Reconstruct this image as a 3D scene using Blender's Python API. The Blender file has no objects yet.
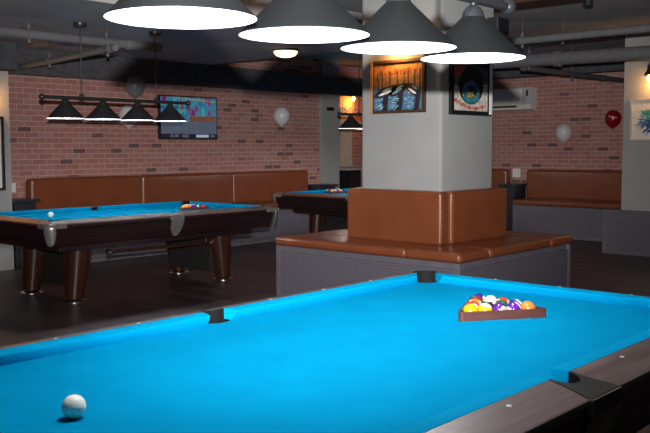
import bpy, bmesh, math, random
from mathutils import Vector, Matrix, Euler
random.seed(7)
PI = math.pi
COL = bpy.context.scene.collection

# ------------------------------------------------------------------ materials
def new_mat(name):
    m = bpy.data.materials.new(name); m.use_nodes = True
    nt = m.node_tree
    return m, nt, nt.nodes['Principled BSDF']

def mat(name, col, rough=0.5, metal=0.0, spec=0.5, var=0.12, nscale=12.0, bump=0.0, bscale=80.0, coat=0.0, emis=None, estr=0.0, stretch=None):
    """plain surface with a little procedural colour variation and bump"""
    m, nt, b = new_mat(name)
    N, L = nt.nodes, nt.links
    tc = N.new('ShaderNodeTexCoord'); mp = N.new('ShaderNodeMapping')
    L.new(tc.outputs['Object'], mp.inputs['Vector'])
    if stretch: mp.inputs['Scale'].default_value = stretch
    nz = N.new('ShaderNodeTexNoise'); nz.inputs['Scale'].default_value = nscale; nz.inputs['Detail'].default_value = 4
    L.new(mp.outputs[0], nz.inputs['Vector'])
    rp = N.new('ShaderNodeValToRGB')
    a = [c * (1 - var) for c in col]; c2 = [min(1, c * (1 + var)) for c in col]
    rp.color_ramp.elements[0].position = 0.3; rp.color_ramp.elements[1].position = 0.7
    rp.color_ramp.elements[0].color = (*a, 1); rp.color_ramp.elements[1].color = (*c2, 1)
    L.new(nz.outputs['Fac'], rp.inputs['Fac']); L.new(rp.outputs['Color'], b.inputs['Base Color'])
    b.inputs['Roughness'].default_value = rough; b.inputs['Metallic'].default_value = metal
    b.inputs['Specular IOR Level'].default_value = spec
    if coat: b.inputs['Coat Weight'].default_value = coat; b.inputs['Coat Roughness'].default_value = 0.1
    if bump:
        n2 = N.new('ShaderNodeTexNoise'); n2.inputs['Scale'].default_value = bscale; n2.inputs['Detail'].default_value = 3
        L.new(tc.outputs['Object'], n2.inputs['Vector'])
        bp = N.new('ShaderNodeBump'); bp.inputs['Strength'].default_value = bump; bp.inputs['Distance'].default_value = 0.01
        L.new(n2.outputs['Fac'], bp.inputs['Height']); L.new(bp.outputs[0], b.inputs['Normal'])
    if emis:
        b.inputs['Emission Color'].default_value = (*emis, 1); b.inputs['Emission Strength'].default_value = estr
    return m

def plane_vec(nt, axes, scale=(1, 1)):
    """vector (u,v,0) from two object-space axes"""
    N, L = nt.nodes, nt.links
    tc = N.new('ShaderNodeTexCoord'); sp = N.new('ShaderNodeSeparateXYZ'); cb = N.new('ShaderNodeCombineXYZ')
    L.new(tc.outputs['Object'], sp.inputs[0])
    L.new(sp.outputs['XYZ'.index(axes[0])], cb.inputs[0]); L.new(sp.outputs['XYZ'.index(axes[1])], cb.inputs[1])
    return cb.outputs[0]

def brick_mat(name, axes):
    m, nt, b = new_mat(name); N, L = nt.nodes, nt.links
    v = plane_vec(nt, axes)
    def bt(c1, c2, mo):
        t = N.new('ShaderNodeTexBrick'); t.offset = 0.5
        t.inputs['Scale'].default_value = 1; t.inputs['Brick Width'].default_value = 0.192; t.inputs['Row Height'].default_value = 0.0685
        t.inputs['Mortar Size'].default_value = 0.0055; t.inputs['Mortar Smooth'].default_value = 0.3; t.inputs['Bias'].default_value = 0
        t.inputs['Color1'].default_value = c1; t.inputs['Color2'].default_value = c2; t.inputs['Mortar'].default_value = mo
        L.new(v, t.inputs['Vector']); return t
    t = bt((0, 0, 0, 1), (1, 1, 1, 1), (0.5, 0.5, 0.5, 1))
    rp = N.new('ShaderNodeValToRGB'); rp.color_ramp.interpolation = 'LINEAR'
    e = rp.color_ramp.elements
    e[0].position = 0.0; e[0].color = (0.17, 0.092, 0.09, 1)
    e[1].position = 1.0; e[1].color = (0.45, 0.27, 0.235, 1)
    for pos, c in ((0.06, (0.19, 0.10, 0.095, 1)), (0.09, (0.41, 0.175, 0.145, 1)), (0.55, (0.46, 0.205, 0.17, 1)), (0.84, (0.47, 0.22, 0.18, 1))):
        x = e.new(pos); x.color = c
    L.new(t.outputs['Color'], rp.inputs['Fac'])
    nz = N.new('ShaderNodeTexNoise'); nz.inputs['Scale'].default_value = 38; nz.inputs['Detail'].default_value = 5
    L.new(v, nz.inputs['Vector'])
    mx = N.new('ShaderNodeMixRGB'); mx.blend_type = 'MULTIPLY'; mx.inputs['Fac'].default_value = 0.35
    L.new(rp.outputs[0], mx.inputs[1]); L.new(nz.outputs['Fac'], mx.inputs[2])
    mo = N.new('ShaderNodeMixRGB'); mo.inputs[2].default_value = (0.53, 0.35, 0.31, 1)
    L.new(t.outputs['Fac'], mo.inputs['Fac']); L.new(mx.outputs[0], mo.inputs[1])
    L.new(mo.outputs[0], b.inputs['Base Color'])
    b.inputs['Roughness'].default_value = 0.9
    inv = N.new('ShaderNodeMath'); inv.operation = 'SUBTRACT'; inv.inputs[0].default_value = 1
    L.new(t.outputs['Fac'], inv.inputs[1])
    bp = N.new('ShaderNodeBump'); bp.inputs['Strength'].default_value = 0.6; bp.inputs['Distance'].default_value = 0.008
    L.new(inv.outputs[0], bp.inputs['Height']); L.new(bp.outputs[0], b.inputs['Normal'])
    return m

def plank_mat(name):
    m, nt, b = new_mat(name); N, L = nt.nodes, nt.links
    v = plane_vec(nt, 'YX')
    t = N.new('ShaderNodeTexBrick'); t.offset = 0.37
    t.inputs['Scale'].default_value = 1; t.inputs['Brick Width'].default_value = 1.25; t.inputs['Row Height'].default_value = 0.16
    t.inputs['Mortar Size'].default_value = 0.002; t.inputs['Color1'].default_value = (0.028, 0.021, 0.024, 1); t.inputs['Color2'].default_value = (0.075, 0.052, 0.054, 1)
    t.inputs['Mortar'].default_value = (0.006, 0.004, 0.004, 1)
    L.new(v, t.inputs['Vector'])
    mp = N.new('ShaderNodeMapping'); mp.inputs['Scale'].default_value = (1.5, 30, 1); L.new(v, mp.inputs['Vector'])
    nz = N.new('ShaderNodeTexNoise'); nz.inputs['Scale'].default_value = 1.5; nz.inputs['Detail'].default_value = 6
    L.new(mp.outputs[0], nz.inputs['Vector'])
    rp = N.new('ShaderNodeValToRGB'); rp.color_ramp.elements[0].color = (0.45, 0.45, 0.45, 1); rp.color_ramp.elements[1].color = (1.7, 1.6, 1.6, 1)
    rp.color_ramp.elements[0].position = 0.3; rp.color_ramp.elements[1].position = 0.75
    L.new(nz.outputs['Fac'], rp.inputs['Fac'])
    mx = N.new('ShaderNodeMixRGB'); mx.blend_type = 'MULTIPLY'; mx.inputs['Fac'].default_value = 1
    L.new(t.outputs['Color'], mx.inputs[1]); L.new(rp.outputs[0], mx.inputs[2]); L.new(mx.outputs[0], b.inputs['Base Color'])
    b.inputs['Roughness'].default_value = 0.42; b.inputs['Specular IOR Level'].default_value = 0.35
    return m

def wood_mat(name, dark, light, axis=0, rough=0.35, fine=40.0, coat=0.0, spec=0.5):
    m, nt, b = new_mat(name); N, L = nt.nodes, nt.links
    tc = N.new('ShaderNodeTexCoord'); mp = N.new('ShaderNodeMapping')
    sc = [fine, fine, fine]; sc[axis] = fine / 22.0
    mp.inputs['Scale'].default_value = sc
    L.new(tc.outputs['Object'], mp.inputs['Vector'])
    nz = N.new('ShaderNodeTexNoise'); nz.inputs['Scale'].default_value = 1.0; nz.inputs['Detail'].default_value = 6; nz.inputs['Roughness'].default_value = 0.65
    L.new(mp.outputs[0], nz.inputs['Vector'])
    rp = N.new('ShaderNodeValToRGB'); rp.color_ramp.elements[0].color = (*dark, 1); rp.color_ramp.elements[1].color = (*light, 1)
    rp.color_ramp.elements[0].position = 0.32; rp.color_ramp.elements[1].position = 0.7
    L.new(nz.outputs['Fac'], rp.inputs['Fac']); L.new(rp.outputs[0], b.inputs['Base Color'])
    b.inputs['Roughness'].default_value = rough; b.inputs['Specular IOR Level'].default_value = spec
    if coat: b.inputs['Coat Weight'].default_value = coat; b.inputs['Coat Roughness'].default_value = 0.15
    return m

def grid_mat(name, axes, dark, line, cell=0.027):
    """perforated panel: rows of small dark square holes"""
    m, nt, b = new_mat(name); N, L = nt.nodes, nt.links
    v = plane_vec(nt, axes)
    t = N.new('ShaderNodeTexBrick'); t.offset = 0.0
    t.inputs['Scale'].default_value = 1; t.inputs['Brick Width'].default_value = cell; t.inputs['Row Height'].default_value = cell
    t.inputs['Mortar Size'].default_value = cell * 0.17; t.inputs['Mortar Smooth'].default_value = 0.2
    t.inputs['Color1'].default_value = (*dark, 1); t.inputs['Color2'].default_value = (*[c * 1.25 for c in dark], 1); t.inputs['Mortar'].default_value = (*line, 1)
    L.new(v, t.inputs['Vector']); L.new(t.outputs['Color'], b.inputs['Base Color'])
    bp = N.new('ShaderNodeBump'); bp.inputs['Strength'].default_value = 0.5; bp.inputs['Distance'].default_value = 0.006
    L.new(t.outputs['Fac'], bp.inputs['Height']); L.new(bp.outputs[0], b.inputs['Normal'])
    b.inputs['Roughness'].default_value = 0.55
    return m

def emit_mat(name, col, strength, ripple=0.06):
    m, nt, b = new_mat(name); N, L = nt.nodes, nt.links
    tc = N.new('ShaderNodeTexCoord'); nz = N.new('ShaderNodeTexNoise'); nz.inputs['Scale'].default_value = 9
    L.new(tc.outputs['Object'], nz.inputs['Vector'])
    rp = N.new('ShaderNodeValToRGB'); rp.color_ramp.elements[0].color = (*[c * (1 - ripple) for c in col], 1); rp.color_ramp.elements[1].color = (*col, 1)
    L.new(nz.outputs['Fac'], rp.inputs['Fac']); L.new(rp.outputs[0], b.inputs['Emission Color']); L.new(rp.outputs[0], b.inputs['Base Color'])
    b.inputs['Emission Strength'].default_value = strength
    return m

def ball_mat(name, col, stripe):
    """solid ball with a white number spot on +X, or striped ball (cream caps on +-Z, spot on +X)"""
    m, nt, b = new_mat(name); N, L = nt.nodes, nt.links
    tc = N.new('ShaderNodeTexCoord'); sp = N.new('ShaderNodeSeparateXYZ'); L.new(tc.outputs['Object'], sp.inputs[0])
    cream = (0.70, 0.63, 0.47, 1)
    def gt(sock, val):
        g = N.new('ShaderNodeMath'); g.operation = 'GREATER_THAN'; L.new(sock, g.inputs[0]); g.inputs[1].default_value = val; return g.outputs[0]
    cur = None
    mx = N.new('ShaderNodeMixRGB'); mx.inputs[1].default_value = (*col, 1); mx.inputs[2].default_value = cream
    if stripe:
        ab = N.new('ShaderNodeMath'); ab.operation = 'ABSOLUTE'; L.new(sp.outputs[2], ab.inputs[0])
        L.new(gt(ab.outputs[0], 0.0148), mx.inputs['Fac'])
    else:
        mx.inputs['Fac'].default_value = 0
    m2 = N.new('ShaderNodeMixRGB'); L.new(mx.outputs[0], m2.inputs[1]); m2.inputs[2].default_value = cream
    L.new(gt(sp.outputs[0], 0.0255), m2.inputs['Fac'])
    L.new(m2.outputs[0], b.inputs['Base Color'])
    b.inputs['Roughness'].default_value = 0.12; b.inputs['Coat Weight'].default_value = 0.3
    return m

M = {}
M['cloth'] = mat('blue_cloth', (0.0, 0.218, 0.415), 0.95, spec=0.015, var=0.05, nscale=6, bump=0.12, bscale=600)
M['cloth_rail'] = mat('blue_cushion_cloth', (0.0, 0.25, 0.47), 0.9, spec=0.02, var=0.04, nscale=6, bump=0.1, bscale=600)
M['rail'] = wood_mat('rail_wood_grain', (0.070, 0.050, 0.047), (0.17, 0.125, 0.115), 0, 0.4, 45)
M['rail_y'] = wood_mat('rail_wood_grain_across', (0.070, 0.050, 0.047), (0.17, 0.125, 0.115), 1, 0.4, 45)
M['rail_warm'] = wood_mat('rail_wood_warm', (0.15, 0.055, 0.028), (0.26, 0.10, 0.05), 1, 0.4, 45)
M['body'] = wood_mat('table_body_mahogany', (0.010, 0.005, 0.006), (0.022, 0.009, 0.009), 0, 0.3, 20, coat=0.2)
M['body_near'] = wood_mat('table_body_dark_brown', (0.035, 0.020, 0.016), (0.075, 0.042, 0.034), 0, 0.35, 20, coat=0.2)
M['skirt'] = wood_mat('pocket_shield_brown', (0.16, 0.11, 0.08), (0.26, 0.19, 0.14), 2, 0.4, 20)
M['leg'] = wood_mat('table_leg_mahogany', (0.020, 0.006, 0.004), (0.055, 0.016, 0.009), 2, 0.28, 25, coat=0.4)
M['panel_dark'] = mat('dark_end_panel', (0.018, 0.014, 0.015), 0.5)
M['pocket'] = mat('black_pocket_leather', (0.016, 0.018, 0.018), 0.42, var=0.2, bump=0.15, bscale=200)
M['liner'] = mat('dark_grey_pocket_liner', (0.005, 0.0052, 0.0062), 0.8, spec=0.15, var=0.2)
M['chrome'] = mat('chrome', (0.75, 0.75, 0.75), 0.22, 1.0, var=0.05)
M['brushed'] = mat('brushed_metal', (0.30, 0.29, 0.28), 0.33, 0.65, var=0.15, nscale=30)
M['pearl'] = mat('pearl_sight', (0.85, 0.85, 0.82), 0.3, var=0.05)
M['white_ball'] = mat('cue_ball_ivory', (0.95, 0.93, 0.85), 0.12, var=0.02, coat=0.3)
M['rack'] = wood_mat('rack_reddish_wood', (0.060, 0.018, 0.012), (0.115, 0.037, 0.024), 0, 0.35, 60, coat=0.2)
M['leather'] = mat('brown_leather', (0.195, 0.054, 0.021), 0.34, spec=0.5, var=0.1, nscale=4, bump=0.10, bscale=55, coat=0.15)
M['leather_wall'] = mat('dark_brown_leather', (0.180, 0.047, 0.017), 0.36, spec=0.5, var=0.1, nscale=4, bump=0.10, bscale=45, coat=0.1)
M['grid_x'] = grid_mat('perforated_panel_along_x', 'XZ', (0.082, 0.072, 0.090), (0.130, 0.116, 0.145))
M['grid_y'] = grid_mat('perforated_panel_along_y', 'YZ', (0.082, 0.072, 0.090), (0.130, 0.116, 0.145))
M['base_frame'] = mat('grey_purple_base', (0.125, 0.113, 0.135), 0.5)
M['navy'] = mat('dark_navy_laminate', (0.022, 0.024, 0.034), 0.4)
M['brick_x'] = brick_mat('red_brick_along_x', 'XZ'); M['brick_y'] = brick_mat('red_brick_along_y', 'YZ')
M['plaster'] = mat('grey_painted_plaster', (0.325, 0.33, 0.325), 0.75, spec=0.2, var=0.04, nscale=3, bump=0.05, bscale=150)
M['plaster_dark'] = mat('mid_grey_painted_plaster', (0.30, 0.295, 0.285), 0.75, spec=0.2, var=0.05, nscale=3)
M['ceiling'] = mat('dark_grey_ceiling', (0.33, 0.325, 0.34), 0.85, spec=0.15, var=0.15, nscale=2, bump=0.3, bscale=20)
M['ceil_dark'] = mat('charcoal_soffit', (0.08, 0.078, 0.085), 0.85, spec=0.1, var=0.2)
M['pipe'] = mat('grey_painted_pipe', (0.135, 0.133, 0.138), 0.5, spec=0.3, var=0.1)
M['pipe_dark'] = mat('dark_painted_pipe', (0.075, 0.072, 0.075), 0.5, var=0.15)
M['floor'] = plank_mat('dark_laminate_floor')
M['shade'] = mat('charcoal_lamp_shade', (0.0052, 0.006, 0.0065), 0.5, spec=0.2, var=0.06)
M['black_metal'] = mat('black_metal', (0.018, 0.018, 0.02), 0.35, spec=0.5)
M['gun_metal'] = mat('dark_grey_metal', (0.022, 0.023, 0.027), 0.33, 0.3)
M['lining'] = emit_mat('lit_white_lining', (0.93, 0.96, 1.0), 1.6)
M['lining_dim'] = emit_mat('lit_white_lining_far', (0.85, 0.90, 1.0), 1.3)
M['bulb'] = emit_mat('white_bulb', (1, 0.98, 0.95), 6)
M['amber'] = emit_mat('amber_bulb', (1.0, 0.55, 0.16), 9)
M['dome'] = emit_mat('warm_dome_glass', (1.0, 0.72, 0.45), 3.2, 0.4)
M['white_plastic'] = mat('white_plastic', (0.72, 0.71, 0.67), 0.4, var=0.03)
M['ac_white'] = mat('air_conditioner_white', (0.66, 0.63, 0.58), 0.4, var=0.03)
M['ac_panel'] = mat('air_conditioner_side_panel', (0.42, 0.42, 0.42), 0.4, var=0.03)
M['balloon_white'] = mat('white_latex', (0.62, 0.60, 0.60), 0.25, var=0.03)
M['balloon_shaded'] = mat('shaded_white_latex', (0.16, 0.16, 0.175), 0.25, var=0.03)  # white balloon with the shadow it hangs in put into its colour
M['balloon_red'] = mat('red_latex', (0.25, 0.003, 0.007), 0.22, var=0.03)
M['lit_gilt'] = mat('lit_gilt_frame', (0.42, 0.24, 0.10), 0.35, var=0.15, nscale=30)
M['dark_gilt'] = mat('dark_gilt_frame', (0.06, 0.03, 0.015), 0.4, var=0.2, nscale=30)
M['black_frame'] = mat('black_frame', (0.012, 0.012, 0.014), 0.3)
M['pale_frame'] = mat('pale_wood_frame', (0.50, 0.43, 0.34), 0.45)
M['white_gloss'] = mat('white_gloss', (0.85, 0.84, 0.86), 0.2)
M['brass'] = mat('aged_bronze', (0.06, 0.045, 0.03), 0.35, 0.7)
M['slat'] = mat('cream_slat', (0.55, 0.45, 0.36), 0.6)
M['tan'] = mat('tan_panel', (0.50, 0.30, 0.15), 0.7)
M['track'] = mat('dark_brown_track', (0.055, 0.022, 0.018), 0.6)
M['orange_cable'] = mat('copper_orange', (0.55, 0.25, 0.10), 0.5)

# ------------------------------------------------------------------ geometry helpers
class MB:
    def __init__(s): s.v = []; s.f = []; s.mi = []
    def add(s, vs, fs, mi=0):
        o = len(s.v); s.v += [tuple(v) for v in vs]
        for f in fs: s.f.append([o + i for i in f]); s.mi.append(mi)
    def box(s, lo, hi, mi=0):
        x0, y0, z0 = lo; x1, y1, z1 = hi
        s.add([(x0,y0,z0),(x1,y0,z0),(x1,y1,z0),(x0,y1,z0),(x0,y0,z1),(x1,y0,z1),(x1,y1,z1),(x0,y1,z1)],
              [(0,3,2,1),(4,5,6,7),(0,1,5,4),(1,2,6,5),(2,3,7,6),(3,0,4,7)], mi)
    def loft(s, rings, mi=0, cap=True, closed=True):
        n = len(rings[0]); o = len(s.v)
        for r in rings: s.v += [tuple(p) for p in r]
        for i in range(len(rings) - 1):
            for j in range(n if closed else n - 1):
                k = (j + 1) % n
                s.f.append([o+i*n+j, o+i*n+k, o+(i+1)*n+k, o+(i+1)*n+j]); s.mi.append(mi)
        if cap:
            s.f.append([o + j for j in reversed(range(n))]); s.mi.append(mi)
            s.f.append([o + (len(rings)-1)*n + j for j in range(n)]); s.mi.append(mi)
    def tube(s, pts, r, n=12, mi=0, cap=True):
        pts = [Vector(p) for p in pts]; rings = []
        rs = r if isinstance(r, (list, tuple)) else [r] * len(pts)
        for i, p in enumerate(pts):
            d = (pts[min(i+1, len(pts)-1)] - pts[max(i-1, 0)]).normalized()
            a = Vector((0, 0, 1)) if abs(d.z) < 0.9 else Vector((1, 0, 0))
            u = d.cross(a).normalized(); w = d.cross(u).normalized()
            rings.append([p + (u*math.cos(t*2*PI/n) + w*math.sin(t*2*PI/n)) * rs[i] for t in range(n)])
        s.loft(rings, mi, cap)
    def lathe(s, prof, c=(0,0,0), n=32, mi=0, cap=True):
        s.loft([[(c[0]+r*math.cos(t*2*PI/n), c[1]+r*math.sin(t*2*PI/n), c[2]+z) for t in range(n)] for r, z in prof], mi, cap)
    def prism(s, poly, z0, z1, mi=0):
        """plan polygon (x,y) between heights given as numbers or functions of (x,y)"""
        f0 = z0 if callable(z0) else (lambda x, y: z0); f1 = z1 if callable(z1) else (lambda x, y: z1)
        n = len(poly)
        s.add([(x, y, f0(x, y)) for x, y in poly] + [(x, y, f1(x, y)) for x, y in poly],
              [tuple(reversed(range(n))), tuple(range(n, 2*n))] + [(i, (i+1) % n, n + (i+1) % n, n + i) for i in range(n)], mi)
    def build(s, name, mats, parent=None, smooth=None, bevel=0, seg=2, tri=False):
        me = bpy.data.meshes.new(name); me.from_pydata(s.v, [], s.f); me.update()
        for m in (mats if isinstance(mats, (list, tuple)) else [mats]): me.materials.append(m)
        for p, i in zip(me.polygons, s.mi): p.material_index = i
        bm = bmesh.new(); bm.from_mesh(me)
        bmesh.ops.recalc_face_normals(bm, faces=bm.faces)
        if tri:
            bmesh.ops.triangulate(bm, faces=[f for f in bm.faces if len(f.verts) > 4])
        if bevel:
            eds = [e for e in bm.edges if len(e.link_faces) == 2 and e.calc_face_angle(0) > 0.5]
            bmesh.ops.bevel(bm, geom=eds, offset=bevel, segments=seg, profile=0.5, affect='EDGES', clamp_overlap=True)
        bm.to_mesh(me); bm.free()
        if smooth is not None:
            for p in me.polygons: p.use_smooth = True
            me.set_sharp_from_angle(angle=math.radians(smooth))
        o = bpy.data.objects.new(name, me); COL.objects.link(o)
        if parent: o.parent = parent
        return o

def rbox(name, lo, hi, r, m, parent=None, seg=4, puff=0.0):
    """soft rounded block, optionally puffed like upholstery"""
    mb = MB(); mb.box(lo, hi)
    o = mb.build(name, m, parent, bevel=r, seg=seg, smooth=70)
    if puff:
        me = o.data; bm = bmesh.new(); bm.from_mesh(me)
        bmesh.ops.subdivide_edges(bm, edges=[e for e in bm.edges if e.calc_length() > 0.12], cuts=6, use_grid_fill=True)
        c = [(a+b)/2 for a, b in zip(lo, hi)]; h = [(b-a)/2 for a, b in zip(lo, hi)]
        for v in bm.verts:
            q = [(v.co[k]-c[k])/h[k] for k in range(3)]
            for k in range(3):
                i, j = (k+1) % 3, (k+2) % 3
                if abs(q[k]) > 0.98: v.co[k] += math.copysign(puff*(1-min(1, abs(q[i]))**4)*(1-min(1, abs(q[j]))**4), q[k])
        bm.to_mesh(me); bm.free()
        for p in me.polygons: p.use_smooth = True
    w = o.modifiers.new('normals', 'WEIGHTED_NORMAL'); w.keep_sharp = True
    return o

def tag(o, label, cat, group=None, kind=None):
    if label: o['label'] = label
    if cat: o['category'] = cat
    if group: o['group'] = group
    if kind: o['kind'] = kind
    return o
def thing(name, label, cat, loc=(0, 0, 0), rz=0, group=None):
    o = bpy.data.objects.new(name, None); COL.objects.link(o); o.empty_display_size = 0.1
    o.location = loc; o.rotation_euler = (0, 0, rz)
    return tag(o, label, cat, group)
def struct(name, mb, m, **k):
    o = mb.build(name, m, **k); o['kind'] = 'structure'; return o
def lamp(name, kind, loc, energy, col, radius=0.03, parent=None, **k):
    d = bpy.data.lights.new(name, kind); d.energy = energy; d.color = col; d.shadow_soft_size = radius
    for a, b in k.items(): setattr(d, a, b)
    o = bpy.data.objects.new(name, d); COL.objects.link(o); o.location = loc
    if parent: o.parent = parent
    return o
def arc(cx, cy, r, a0, a1, n):
    return [(cx + r*math.cos(a0+(a1-a0)*i/n), cy + r*math.sin(a0+(a1-a0)*i/n)) for i in range(n+1)]

# ------------------------------------------------------------------ room shell
W, V, CZ = 8.3, 11.1, 2.95           # brick wall planes Y=W (left), X=V (right), ceiling height
f = MB(); f.box((-4, -4, -0.05), (V+0.2, 9.6, 0)); struct('floor', f, M['floor'])
c = MB(); c.box((-4, -4, CZ), (V+0.2, 9.6, CZ+0.1)); c.box((-4, 4.6, 2.66), (6.35, W+0.1, CZ)); struct('ceiling', c, M['ceiling'])
w = MB(); w.box((-4, W, 0), (8.90, W+0.12, CZ)); struct('wall_left', w, M['brick_x'])
w = MB(); w.box((10.5, W, 0), (V, W+0.12, CZ)); struct('wall_back', w, M['brick_x'])
w = MB(); w.box((V, -4, 0), (V+0.12, 9.6, CZ)); struct('wall_right', w, M['brick_y'])
# pier and alcove beyond the third table
w = MB(); w.box((8.90, W-0.06, 0), (9.35, W+0.12, CZ)); struct('wall_pier', w, M['plaster_dark'])
w = MB(); w.box((8.90, 8.95, 0), (V, 9.07, CZ)); struct('wall_alcove', w, M['brick_x'])
w = MB(); w.box((9.6, 8.92, 1.9), (10.56, 8.945, 2.60)); struct('trim_1', w, M['tan'])
# soffits above the brick
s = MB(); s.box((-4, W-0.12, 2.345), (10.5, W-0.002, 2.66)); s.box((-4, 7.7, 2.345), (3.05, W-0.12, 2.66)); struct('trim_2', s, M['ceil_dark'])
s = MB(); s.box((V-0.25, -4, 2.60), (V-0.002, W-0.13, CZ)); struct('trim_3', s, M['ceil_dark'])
# pillars
w = MB(); w.box((4.2964, 2.6387, 0), (5.1711, 3.5534, CZ)); struct('pillar', w, M['plaster'], bevel=0.028, seg=4, smooth=60)
w = MB(); w.box((9.25, 1.3, 0), (10.2, 3.11, CZ)); struct('column', w, M['plaster'], bevel=0.004)
w = MB(); w.box((1.9, 7.9, 0), (3.05, W-0.125, 2.34)); w2 = struct('column_left', w, M['plaster'])

# ------------------------------------------------------------------ pool tables
def rail_z(H):
    def z(x, y):
        d = max(abs(x) - 1.327, abs(y) - 0.692, 0)
        return H - 0.023 * min(1, d / 0.128)
    return z
SIDE_IN, SIDE_OUT = 0.059, 0.086
def side_curve(n=6):          # half plan curve of the side pocket plate, from rail edge outwards
    return [(SIDE_IN + (SIDE_OUT-SIDE_IN)*(t/n)**1.6, 0.692 + 0.128*t/n) for t in range(n+1)]

def pool_table(label, loc, H, cloth, cushion_m, short_rail_m, plate_top, legs_zoff=0.0):
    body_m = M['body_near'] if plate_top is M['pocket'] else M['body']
    root = thing('pool_table', label, 'pool table', loc, 0, 'pool tables')
    B = H - 0.04
    # bed with notches cut at the six pockets
    ex, ey = 1.298, 0.663; R = 0.062; cxr, cyr = 1.298, 0.663
    q = []
    def notch(cx, cy, a0, a1, n=10): return arc(cx, cy, R, a0, a1, n)
    q += notch(-ex, -ey, PI/2, 0); sa = math.asin(0.041/R)
    q += notch(0, -ey-0.041, PI-sa, sa); q += notch(ex, -ey, PI, PI/2)
    q += notch(ex, ey, -PI/2, -PI); q += notch(0, ey+0.041, -sa, -PI+sa); q += notch(-ex, ey, 0, -PI/2)
    mb = MB(); n = len(q)
    mb.add([(x, y, B) for x, y in q] + [(x, y, B-0.03) for x, y in q], [tuple(range(n))] + [(i, (i+1) % n, n+(i+1) % n, n+i) for i in range(n)])
    mb.build('bed', cloth, root, tri=True)
    # cushions: four long, two short
    def cushion(L0n, L0b, L1n, L1b, place):
        mb = MB()
        prof0 = lambda xn, xb: [(xn, 0.0, B+0.036), (xn, 0.0, B+0.030), (xn*0.55+xb*0.45, 0.020, B), (xb, 0.057, B), (xb, 0.057, H), (xn*0.6+xb*0.4, 0.022, H-0.0005)]
        rings = []
        for t in range(9):
            k = t/8
            a, b = prof0(L0n, L0b), prof0(L1n, L1b)
            rings.append([place(*[pa[i]*(1-k)+pb[i]*k for i in range(3)]) for pa, pb in zip(a, b)])
        mb.loft(rings); return mb.build('cushion', cushion_m, root, smooth=35)
    for sy in (1, -1):
        for sx in (1, -1):
            cushion(0.057 if sx > 0 else 0.072, 0.045 if sx > 0 else 0.059, 1.187, 1.262, lambda x, y, z, sx=sx, sy=sy: (sx*x, sy*(0.635+y), z))
    for sx in (1, -1):
        cushion(-0.552, -0.627, 0.552, 0.627, lambda x, y, z, sx=sx: (sx*(1.27+y), x, z))
    z = rail_z(H)
    # wooden rails with pearl sights
    def sights(rail, pts):
        for x, y in pts:
            d = MB(); d.lathe([(0.0065, -0.004), (0.0065, 0.0012)], (x, y, z(x, y)), 14); d.build('sight', M['pearl'], rail)
    for sy in (1, -1):
        for sx in (1, -1):
            sc = side_curve()
            poly = [(sx*x - 0.007, sy*y) for x, y in sc] + [(sx*1.265, sy*0.820), (sx*1.265, sy*0.692)]
            mb = MB(); mb.prism(poly, lambda x, y: z(x, y)-0.014, z)
            rl = mb.build('rail', M['rail'], root, bevel=0.003)
            sights(rl, [(sx*0.3175*k, sy*0.7225) for k in (1, 2, 3)])
    for sx in (1, -1):
        mb = MB(); mb.prism([(sx*1.327, -0.63), (sx*1.455, -0.63), (sx*1.455, 0.63), (sx*1.327, 0.63)], lambda x, y: z(x, y)-0.014, z)
        rl = mb.build('rail', short_rail_m, root, bevel=0.003)
        sights(rl, [(sx*1.355, 0.3175*k) for k in (-1, 0, 1)])
    # pocket plates, liners and shields
    for sy in (1, -1):
        sc = side_curve()
        poly = [(-x+0.001, y) for x, y in sc] + [(x-0.001, y) for x, y in reversed(sc)] + arc(0, 0.696, 0.051, 0, PI, 14)
        poly = [(x-0.007, sy*y) for x, y in poly]
        mb = MB(); mb.prism(poly, lambda x, y: z(x, y)-0.03, lambda x, y: z(x, y)+0.0015)
        pl = mb.build('pocket_plate', plate_top, root, tri=True)
        mb = MB()
        a = [(0.0495*math.cos(t*PI/14)-0.007, sy*(0.696+0.0495*math.sin(t*PI/14))) for t in range(15)]
        a = [(0.045, sy*0.6925)] + a + [(-0.059, sy*0.6925)]
        a2 = a
        mb.loft([[(x, y, z(x, y)-0.001) for x, y in a2], [(x, y, H-0.16) for x, y in a2]], cap=False, closed=False)
        mb.add([(x, y, H-0.16) for x, y in a2], [tuple(range(len(a2)))])
        mb.build('pocket_liner', M['liner'], root, smooth=40)
        # metal lip and rounded shield below the plate
        mb = MB()
        mb.box((-0.090, min(sy*0.815, sy*0.823), H-0.066), (0.076, max(sy*0.815, sy*0.823), H-0.024))
        lip = mb.build('pocket_trim', plate_top, root, bevel=0.002)
        mb = MB()
        for bx in ((-0.093, -0.088, H-0.068, H-0.022), (-0.093, 0.076, H-0.069, H-0.065), (-0.088, 0.076, H-0.026, H-0.0235)):
            mb.box((bx[0], min(sy*0.814, sy*0.826), bx[2]), (bx[1], max(sy*0.814, sy*0.826), bx[3]))
        mb.build('metal_edge', M['brushed'], lip)
        mb = MB()
        sh = [(-0.078, H-0.07), (0.078, H-0.07), (0.074, H-0.13), (0.055, H-0.19), (0.028, H-0.225), (0, H-0.235), (-0.028, H-0.225), (-0.055, H-0.19), (-0.074, H-0.13)]
        def yo(zz): return 0.812 - 0.09*max(0, (H-0.07-zz))/0.22
        mb.loft([[(x, sy*(yo(zz)+0.004), zz) for x, zz in sh], [(x*0.92, sy*(yo(zz)+0.02), zz) for x, zz in sh]])
        mb.build('pocket_shield', M['brushed'] if plate_top is M['brushed'] else M['skirt'], root, smooth=40)
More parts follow.
